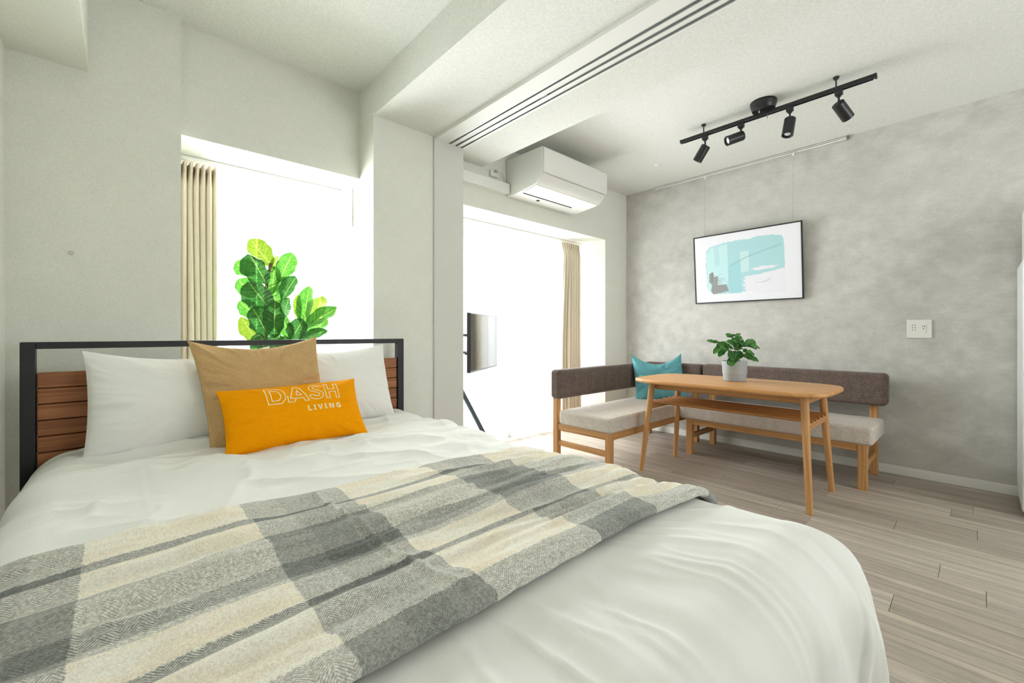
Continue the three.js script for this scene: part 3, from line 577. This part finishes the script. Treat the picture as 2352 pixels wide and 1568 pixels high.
{
  const f = thing('fiddle_leaf_fig', 'tall fiddle-leaf fig with big glossy leaves in front of the bedroom window', 'plant', V(0.66, 0, 2.76));
  const pot = new THREE.LatheGeometry([[0, 0], [0.11, 0], [0.125, 0.02], [0.145, 0.26], [0.15, 0.27], [0.14, 0.27], [0.132, 0.24], [0, 0.24]].map((p) => new THREE.Vector2(...p)), 40).translate(0.66, 0, -2.76);
  part(f, 'pot', pot, whitePlastic);
  part(f, 'soil', new THREE.CylinderGeometry(0.13, 0.13, 0.01, 32).translate(0.66, 0.24, -2.76), soilMat);
  part(f, 'stem', tube([V(0.65, 0.24, 2.76), V(0.64, 0.7, 2.77), V(0.62, 1.05, 2.78), V(0.63, 1.3, 2.80), V(0.655, 1.41, 2.82)], 0.009), barkMat);
  part(f, 'stem', tube([V(0.67, 0.24, 2.77), V(0.72, 0.7, 2.76), V(0.79, 0.95, 2.75), V(0.83, 1.06, 2.78)], 0.008), barkMat);
  FICUS.forEach(([x, h, d, x2, h2, d2, w, k], i) => {
    const B = V(x, h, d), T = V(x2, h2, d2), s = part(f, 'leaf', leafGeo(B, T.clone().add(T.clone().sub(B).multiplyScalar(0.14)), w * 1.75, 950 + i), ficusMats[k]);
    const stemAt = x > 0.73 && h < 1.1 ? V(0.70 + (h - 0.7) * 0.36, h - 0.03, 2.755) : V(0.632, h - 0.03, 2.785);
    if (i % 1 === 0) part(f, 'leaf_stalk', rod(stemAt, B, 0.0025, 0.002, 6), stalkMat);
  });
}
const PEPPER = [
  [3.150, 0.970, 1.153, 3.115, 0.976, 1.184, 0.026], [3.154, 0.973, 1.149, 3.190, 0.993, 1.129, 0.017], [3.098, 0.929, 1.228, 3.078, 0.942, 1.273, 0.015], [3.115, 0.930, 1.184, 3.052, 0.919, 1.215, 0.043], [3.111, 0.906, 1.188, 3.075, 0.846, 1.222, 0.038],
  [3.141, 0.913, 1.134, 3.067, 0.939, 1.161, 0.052], [3.118, 0.890, 1.141, 3.038, 0.914, 1.160, 0.046], [3.184, 0.950, 1.149, 3.235, 0.961, 1.129, 0.026], [3.150, 0.907, 1.126, 3.164, 0.911, 1.072, 0.049], [3.235, 0.923, 1.102, 3.305, 0.946, 1.079, 0.046],
  [3.220, 0.909, 1.089, 3.278, 0.891, 1.062, 0.052], [3.126, 0.884, 1.134, 3.126, 0.894, 1.093, 0.035], [3.107, 0.879, 1.138, 3.055, 0.833, 1.132, 0.058], [3.139, 0.861, 1.122, 3.160, 0.840, 1.076, 0.058], [3.199, 0.832, 1.095, 3.247, 0.812, 1.037, 0.043],
  [3.095, 0.835, 1.122, 3.040, 0.783, 1.131, 0.038], [3.192, 0.883, 1.114, 3.257, 0.859, 1.096, 0.038], [3.253, 0.882, 1.086, 3.292, 0.844, 1.077, 0.026], [3.151, 0.882, 1.192, 3.179, 0.843, 1.194, 0.032], [3.192, 0.917, 1.141, 3.224, 0.952, 1.153, 0.052],
  [3.184, 0.930, 1.122, 3.190, 0.913, 1.089, 0.049], [3.141, 0.918, 1.161, 3.148, 0.916, 1.128, 0.049], [3.170, 0.923, 1.188, 3.184, 0.880, 1.216, 0.043],
];
{
  const cx = 3.15, cd = 1.15, H = 0.6705, p = thing('potted_plant', 'small leafy green plant in a pale grey ribbed pot on the table', 'plant', V(cx, H, cd));
  part(p, 'pot', new THREE.LatheGeometry([[0, 0], [0.068, 0], [0.071, 0.003], [0.0735, 0.044], [0.0755, 0.046], [0.0755, 0.052], [0.0765, 0.054], [0.080, 0.136], [0.079, 0.138], [0.076, 0.138], [0.074, 0.118], [0, 0.118]].map((q) => new THREE.Vector2(...q)), 48).translate(cx, H, -cd), std({ color: '#a3a8aa', roughness: 0.55 }), 'pale grey tapered pot with a ring line');
  part(p, 'soil', new THREE.CylinderGeometry(0.073, 0.073, 0.006, 32).translate(cx, H + 0.119, -cd), soilMat);
  const tops = [[3.12, 0.90, 1.17], [3.16, 0.93, 1.14], [3.21, 0.88, 1.10], [3.14, 0.88, 1.12]];
  tops.forEach(([x, h, d], i) => part(p, 'stem', tube([V(cx + (x - cx) * 0.5 - 0.01 * (i % 2), H + 0.11, cd + (d - cd) * 0.4), V((x + cx) / 2, (h + H + 0.11) / 2 + 0.02, (d + cd) / 2), V(x, h, d)], 0.0025, 12), barkMat));
  const more = rng(33);
  const crown = [...PEPPER, ...PEPPER.slice(0, 23).map((q) => { const o = [more() - 0.5, more() - 0.5, more() - 0.5].map((v) => v * 0.055); return [q[0] + o[0], q[1] + o[1] * 0.6, q[2] + o[2], q[3] + o[0] * 1.3, q[4] + o[1], q[5] + o[2] * 1.3, q[6]]; })];
  crown.forEach(([x, h, d, x2, h2, d2, w], i) => {
    const B = V(x, h, d), T = V(x2, h2, d2); T.add(T.clone().sub(B).multiplyScalar(0.15));
    part(p, 'leaf', leafGeo(B, T, Math.max(w * 1.35, 0.032), 1100 + i, 0.05, new THREE.Vector3(-0.5, 0.75, 0.4)), pepMats[i % 2]);
  });
}

// ------------------------------------------------------------------ picture on its wires, rail, socket, detector
{
  const c = document.createElement('canvas'); c.width = 1024; c.height = 726; const k = c.getContext('2d'), r = rng(42);
  k.fillStyle = '#f3f3fa'; k.fillRect(0, 0, 1024, 726);
  const rough = (pts, col, j = 6, steps = 14) => { k.fillStyle = col; k.beginPath(); pts.forEach((p, i) => { const q = pts[(i + 1) % pts.length]; for (let s = 0; s < steps; s++) { const t = s / steps, x = p[0] + (q[0] - p[0]) * t + (r() - 0.5) * j, y = p[1] + (q[1] - p[1]) * t + (r() - 0.5) * j; i || s ? k.lineTo(x, y) : k.moveTo(x, y); } }); k.fill(); };
  rough([[128, 160], [170, 120], [300, 96], [440, 84], [560, 92], [640, 74], [790, 84], [860, 100], [880, 150], [884, 420], [820, 430], [700, 470], [560, 520], [600, 560], [560, 620], [420, 640], [200, 636], [128, 560], [120, 300]], '#b3dde2', 8);
  rough([[126, 200], [176, 130], [350, 110], [352, 500], [300, 620], [132, 600]], '#c9ecf0', 8);
  rough([[212, 130], [262, 118], [268, 330], [216, 340]], '#bce3e8', 6);
  rough([[476, 214], [560, 206], [560, 420], [476, 430]], '#cdeaec', 4);
  rough([[352, 340], [476, 300], [480, 640], [352, 640]], '#a9d9e0', 5);
  for (let i = 0; i < 16; i++) { const y = 470 + i * 9, x = 470 + r() * 60; rough([[x, y], [720, y - 14], [880, y - 8], [880, y + 16], [640, y + 22], [x + 30, y + 14]], '#eeeef6', 8, 8); }
  rough([[560, 400], [700, 380], [830, 386], [780, 410], [640, 424]], '#eeeef6', 9);
  rough([[500, 520], [700, 450], [884, 430], [890, 660], [600, 655], [560, 600]], '#efeff7', 9);
  rough([[150, 410], [196, 392], [206, 450], [250, 440], [236, 540], [330, 540], [352, 610], [300, 622], [190, 640], [164, 600], [180, 540], [150, 500]], '#9a9d9c', 10);
  rough([[176, 404], [190, 400], [186, 500], [174, 498]], '#84898a', 3);
  for (let i = 0; i < 8; i++) { const y = 460 + i * 14; rough([[232, y], [300 + r() * 50, y + 2], [232, y + 5]], '#8f9594', 3, 4); }
  for (let i = 0; i < 26; i++) { k.fillStyle = '#8a9192'; const x = 140 + r() * 250, y = 380 + r() * 260; k.fillRect(x, y, 2 + r() * 7, 2 + r() * 5); }
  k.strokeStyle = 'rgba(110,160,170,0.5)'; k.lineWidth = 1.4; for (let i = 0; i < 7; i++) { k.beginPath(); k.moveTo(360 + r() * 40, 330 + i * 4); k.bezierCurveTo(500, 260 + r() * 30, 640, 220 + r() * 40, 860, 170 + r() * 40); k.stroke(); }
  k.strokeStyle = 'rgba(150,150,170,0.5)'; for (let i = 0; i < 5; i++) { k.beginPath(); k.moveTo(600 + r() * 60, 540); k.bezierCurveTo(680, 560, 730, 530, 760, 470 + r() * 60); k.stroke(); }
  const art = new THREE.CanvasTexture(c); art.colorSpace = THREE.SRGBColorSpace;
  const p = new THREE.Group(); p.name = 'framed_picture'; scene.add(p); info(p, 'black framed abstract print in pale teal hanging on the grey wall', 'picture');
  p.position.copy(V(4.05, 1.278, 1.389)); p.rotation.set(0, -Math.PI / 2, 0); p.rotation.order = 'YXZ'; p.rotation.x = 0.082;
  const W = 0.875, Hh = 0.622, add = (n, g, m) => { const q = shadows(new THREE.Mesh(g, m)); q.name = n; p.add(q); return q; };
  const bar = (w, h, x, y) => new RoundedBoxGeometry(w, h, 0.02, 2, 0.002).translate(x, y, 0);
  add('frame', merge([bar(W, 0.010, 0, 0.005), bar(W, 0.010, 0, Hh - 0.005), bar(0.010, Hh - 0.02, -W / 2 + 0.005, Hh / 2), bar(0.010, Hh - 0.02, W / 2 - 0.005, Hh / 2)]), blackPlastic);
  add('print', new THREE.BoxGeometry(W - 0.018, Hh - 0.018, 0.003).translate(0, Hh / 2, 0.003), std({ map: art, roughness: 0.8 }));
  add('backing', new THREE.BoxGeometry(W - 0.02, Hh - 0.02, 0.004).translate(0, Hh / 2, -0.005), std({ color: '#b99f78', roughness: 0.9 }));
  const rail = thing('picture_rail', 'thin white picture rail along the top of the grey wall', 'picture rail', V(4.06, 2.475, 1.46));
  part(rail, 'rail_bar', merge([box(4.052, 4.069, 2.476, 2.484, 0.68, 2.235, 0.002, 'z'), box(4.052, 4.056, 2.468, 2.49, 0.68, 2.235, 0.001, 'z')]), trimWhite);
  part(rail, 'end_cap', box(4.050, 4.0695, 2.466, 2.4925, 0.665, 0.68, 0.002), std({ color: '#7d7a72', roughness: 0.6 }));
  part(rail, 'end_cap', box(4.050, 4.0695, 2.466, 2.4925, 2.235, 2.25, 0.002), std({ color: '#d8d6cc', roughness: 0.6 }));
  [[1.738, 'nearer the window'], [1.025, 'farther from the window']].forEach(([d, where]) => {
    const w = thing('picture_wire', `hanging wire of the picture ${where}`, 'wire', V(4.045, 2.46, d));
    part(w, 'hook', merge([box(4.040, 4.051, 2.445, 2.474, d - 0.006, d + 0.006, 0.002)]), trimWhite);
    part(w, 'wire', rod(V(4.046, 2.446, d), V(4.022, 1.78, d), 0.0009, 0.0009, 6), std({ color: '#a7a59c', roughness: 0.4, metalness: 0.6 }));
  });
  const s = thing('wall_socket', 'white wall plate with sockets on the grey wall', 'socket', V(4.068, 1.028, 0.28));
  part(s, 'plate', box(4.061, 4.0695, 0.966, 1.093, 0.218, 0.344, 0.003), whitePlastic);
  for (let i = 0; i < 3; i++) for (const o of [0, 0.013]) part(s, 'slot', box(4.0600, 4.0615, 1.052 - i * 0.017, 1.060 - i * 0.017, 0.300 + o, 0.303 + o), darkGap);
  part(s, 'outlet_face', box(4.0585, 4.062, 1.006, 1.06, 0.246, 0.272, 0.002), whitePlastic);
  for (const o of [0, 0.010]) part(s, 'slot', box(4.0578, 4.0592, 1.042, 1.052, 0.252 + o, 0.255 + o), darkGap);
  part(s, 'slot', box(4.0578, 4.0592, 1.028, 1.033, 0.256, 0.262), darkGap);
  const det = new THREE.LatheGeometry([[0, 0], [0.018, 0], [0.022, 0.006], [0.03, 0.012], [0.032, 0.02]].map((q) => new THREE.Vector2(...q)), 32).translate(3.516, CEIL - 0.0205, -1.93);
  single('smoke_detector', 'small round white detector on the dining ceiling', 'detector', det, whitePlastic);
}

// ------------------------------------------------------------------ track light
{
  const X = 3.085, H = 2.425, t = thing('track_light', 'black ceiling track light with four spotlights above the table', 'track light', V(X, CEIL, 0.945));
  part(t, 'rail', merge([box(X - 0.017, X + 0.017, H - 0.009, H + 0.009, 0.392, 1.496, 0.004, 'z'), box(X - 0.0165, X - 0.010, H - 0.013, H - 0.008, 0.40, 1.49, 0, 'z'), box(X + 0.010, X + 0.0165, H - 0.013, H - 0.008, 0.40, 1.49, 0, 'z')]), blackPlastic);
  part(t, 'end_cap', box(X - 0.018, X + 0.018, H - 0.014, H + 0.011, 0.382, 0.394, 0.005), blackPlastic);
  part(t, 'end_cap', box(X - 0.018, X + 0.018, H - 0.014, H + 0.011, 1.494, 1.506, 0.005), blackPlastic);
  part(t, 'ceiling_canopy', new THREE.LatheGeometry([[0, 0], [0.062, 0], [0.066, 0.004], [0.070, 0.022], [0.0725, 0.024], [0.0735, 0.038], [0.077, 0.041], [0.077, 0.0545], [0, 0.0545]].map((q) => new THREE.Vector2(...q)), 48).translate(X - 0.012, CEIL - 0.055, -0.945), blackPlastic);
  part(t, 'fixing_stud', rod(V(X - 0.03, H + 0.02, 0.965), V(X - 0.03, H + 0.002, 0.965), 0.005), aluminium);
  part(t, 'fixing_stud', rod(V(X + 0.012, H - 0.004, 0.93), V(X + 0.012, H - 0.03, 0.93), 0.003), aluminium);
  for (const d of [1.335, 0.566]) part(t, 'hanger', merge([rod(V(X, H, d), V(X, CEIL - 0.008, d), 0.004), new THREE.CylinderGeometry(0.016, 0.013, 0.012, 20).translate(X, CEIL - 0.0062, -d)]), blackPlastic);
  const lens = std({ color: '#e8eaf2', roughness: 0.3 });
  [[1.325, [-0.05, -0.82, 0.55]], [1.085, [-0.62, -0.30, 0.62]], [0.800, [-0.22, -0.97, 0.08]], [0.553, [0.72, -0.62, -0.32]]].forEach(([d, dir]) => {
    const g = new THREE.Group(); g.name = 'spotlight'; t.add(g); g.position.set(0, 0, -(d - 0.945));
    const top = V(X, H - 0.009, d), piv = V(X, H - 0.098, d), n = new THREE.Vector3(dir[0], dir[1], -dir[2]).normalize();
    part(g, 'adapter', merge([box(X - 0.014, X + 0.014, H - 0.042, H - 0.008, d - 0.019, d + 0.019, 0.004), new THREE.CylinderGeometry(0.012, 0.012, 0.008, 16).translate(X, H - 0.046, -d)]), blackPlastic);
    part(g, 'stem', rod(V(X, H - 0.048, d), piv, 0.0055), blackPlastic);
    const a = piv.clone().addScaledVector(n, -0.012), prof = [[0, 0], [0.030, 0], [0.032, 0.003], [0.032, 0.112], [0.0295, 0.112], [0.0285, 0.1], [0, 0.1]].map((q) => new THREE.Vector2(...q));
    const q = new THREE.Quaternion().setFromUnitVectors(new THREE.Vector3(0, 1, 0), n);
    part(g, 'housing', new THREE.LatheGeometry(prof, 36).applyQuaternion(q).translate(a.x, a.y, a.z), blackPlastic);
    part(g, 'lens', new THREE.SphereGeometry(0.028, 28, 8, 0, Math.PI * 2, 0, 0.7).scale(1, 0.6, 1).translate(0, 0.086, 0).applyQuaternion(q).translate(a.x + n.x * 0.003, a.y + n.y * 0.003, a.z + n.z * 0.003), lens);
  });
}

// ------------------------------------------------------------------ air conditioner with pipe duct, socket and cable
{
  const x0 = 2.313, x1 = 3.113, ac = thing('air_conditioner', 'white wall-mounted air conditioner above the balcony window', 'air conditioner', V((x0 + x1) / 2, 2.1, 2.6));
  const sweep = (pts, a, b, mat, name, cr = 0.5, bev = 0.006) => {
    const s = new THREE.Shape(); pts.forEach(([d, h], i) => (i ? s.lineTo(-d, h) : s.moveTo(-d, h))); s.closePath();
    const g = new THREE.ExtrudeGeometry(s, { depth: b - a - 2 * bev, bevelEnabled: bev > 0, bevelThickness: bev, bevelSize: bev, bevelOffset: -bev, bevelSegments: 3 });
    // shape lies in (z, y); turn the extrusion along x
    const p = g.attributes.position; for (let i = 0; i < p.count; i++) { const z = p.getX(i), y = p.getY(i), x = p.getZ(i); p.setXYZ(i, b - bev - x, y, z); }
    g.computeVertexNormals();
    return part(ac, name, toCreasedNormals(g, cr), mat);
  };
  sweep([[2.598, 2.108], [2.598, 2.402], [2.20, 2.394], [2.196, 2.21], [2.205, 2.185], [2.23, 2.155], [2.265, 2.130], [2.46, 2.106], [2.50, 2.100]], x0, x1, whitePlastic, 'body');
  sweep([[2.20, 2.392], [2.186, 2.388], [2.178, 2.376], [2.178, 2.226], [2.184, 2.205], [2.190, 2.200], [2.199, 2.21]], x0 + 0.006, x1 - 0.002, whitePlastic, 'front_panel', 0.5, 0.003);
  sweep([[2.1925, 2.193], [2.197, 2.199], [2.207, 2.186], [2.234, 2.1565], [2.268, 2.1315], [2.262, 2.1275], [2.226, 2.148], [2.2, 2.178]], x0 + 0.012, x1 - 0.012, whitePlastic, 'upper_flap', 0.6, 0.002);
  sweep([[2.272, 2.1255], [2.276, 2.130], [2.42, 2.1115], [2.42, 2.105], [2.30, 2.117]], x0 + 0.014, x1 - 0.014, whitePlastic, 'lower_flap', 0.5, 0.0015);
  part(ac, 'seam', box(x0 + 0.03, x1 - 0.18, 2.1015, 2.1075, 2.425, 2.431, 0, 'x'), darkGap);
  part(ac, 'remote_sensor', box(2.55, 2.575, 2.0985, 2.103, 2.47, 2.49, 0.001), darkGap);
  const duct = thing('pipe_duct', 'white plastic pipe cover running to the air conditioner', 'pipe duct', V(2.05, 2.11, 2.57));
  part(duct, 'cover', box(1.76, 2.306, 2.118, 2.198, 2.54, 2.599, 0.008, 'x', 3), whitePlastic);
  part(duct, 'base_strip', box(1.76, 2.31, 2.112, 2.2, 2.59, 2.5995, 0.002, 'x'), whitePlastic);
  const so = thing('ac_socket', 'small white socket box with a cable beside the air conditioner', 'socket', V(2.17, 2.25, 2.6));
  part(so, 'socket_box', box(2.135, 2.21, 2.232, 2.279, 2.575, 2.5995, 0.004), whitePlastic);
  part(so, 'plug', box(2.165, 2.188, 2.262, 2.28, 2.552, 2.576, 0.004), std({ color: '#b9b6a8', roughness: 0.5 }));
  part(so, 'cable', tube([V(2.185, 2.275, 2.565), V(2.22, 2.282, 2.56), V(2.262, 2.272, 2.562), V(2.285, 2.245, 2.575), V(2.292, 2.20, 2.59)], 0.0035), whitePlastic);
}

// ------------------------------------------------------------------ television on its floor stand
{
  const t = new THREE.Group(); t.name = 'television'; scene.add(t); info(t, 'flat television on a dark floor stand in front of the balcony window', 'television');
  t.position.copy(V(2.1475, 0, 2.667)); t.rotation.y = 0.571;
  const add = (n, g, m, l) => { const q = shadows(new THREE.Mesh(g, m)); q.name = n; t.add(q); if (l) q.userData.label = l; return q; };
  const steel = std({ color: '#4a5058', roughness: 0.5, metalness: 0.4 });
  add('case', new RoundedBoxGeometry(0.68, 0.44, 0.028, 3, 0.006).translate(0, 0.93, -0.012), blackPlastic);
  add('back_bulge', new RoundedBoxGeometry(0.46, 0.28, 0.03, 3, 0.01).translate(0, 0.90, -0.038), blackPlastic);
  add('screen', new THREE.BoxGeometry(0.662, 0.416, 0.002).translate(0, 0.934, 0.0025), phys({ color: '#14161a', roughness: 0.08, specularIntensity: 0.6, ior: 1.5 }));
  const R = (a, b, w, d) => beam(new THREE.Vector3(...a), new THREE.Vector3(...b), w, d);
  add('column', R([-0.1, 0.45, -0.2], [-0.1, 1.05, -0.2], 0.035, 0.035), steel);
  add('bracket', R([-0.1, 0.985, -0.19], [-0.1, 0.985, -0.05], 0.03, 0.02), steel); add('bracket', R([-0.1, 0.85, -0.19], [-0.1, 0.85, -0.05], 0.03, 0.02), steel);
  add('bracket', R([-0.30, 0.985, -0.05], [0.18, 0.985, -0.05], 0.02, 0.015), steel); add('bracket', R([-0.30, 0.85, -0.05], [0.18, 0.85, -0.05], 0.02, 0.015), steel);
  for (const [x, z] of [[-0.008, 0.10], [-0.228, -0.139], [0.0, -0.20]]) add('leg', R([-0.1, 0.62, -0.2], [x, 0.012, z], 0.045, 0.03), steel);
}

// ------------------------------------------------------------------ fridge with a microwave on it
{
  const f = thing('refrigerator', 'white two-door refrigerator at the right edge by the grey wall', 'refrigerator', V(3.80, 0, -0.41));
  const enamel = std({ color: '#eef0ee', roughness: 0.3 });
  part(f, 'cabinet', box(3.60, 4.055, 0.03, 1.40, -0.66, -0.155, 0.012, 'y', 3), enamel);
  part(f, 'upper_door', box(3.553, 3.597, 0.775, 1.40, -0.66, -0.155, 0.012, 'y', 3), enamel);
  part(f, 'lower_door', box(3.553, 3.597, 0.05, 0.765, -0.66, -0.155, 0.012, 'y', 3), enamel);
  part(f, 'door_gasket', box(3.565, 3.60, 0.06, 1.395, -0.65, -0.165), std({ color: '#b9bcbb', roughness: 0.6 }));
  for (const d of [-0.64, -0.20]) part(f, 'foot', new THREE.CylinderGeometry(0.018, 0.02, 0.03, 16).translate(3.64, 0.015, -d), blackPlastic);
  for (const d of [-0.64, -0.20]) part(f, 'foot', new THREE.CylinderGeometry(0.018, 0.02, 0.03, 16).translate(4.02, 0.015, -d), blackPlastic);
  const m = thing('microwave_oven', 'white microwave oven standing on the refrigerator', 'microwave', V(3.82, 1.40, -0.42));
  part(m, 'case', box(3.66, 4.0, 1.412, 1.72, -0.64, -0.172, 0.01, 'y', 3), enamel);
  part(m, 'door', box(3.64, 3.662, 1.42, 1.712, -0.55, -0.178, 0.006), enamel);
  part(m, 'door_window', box(3.638, 3.641, 1.46, 1.68, -0.52, -0.22), blackPlastic);
  part(m, 'control_panel', box(3.64, 3.662, 1.42, 1.712, -0.636, -0.555, 0.006), blackPlastic);
  for (const [x, d] of [[3.70, -0.6], [3.70, -0.21], [3.96, -0.6], [3.96, -0.21]]) part(m, 'foot', new THREE.CylinderGeometry(0.012, 0.012, 0.012, 12).translate(x, 1.4065, -d), blackPlastic);
}

renderer.render(scene, camera);
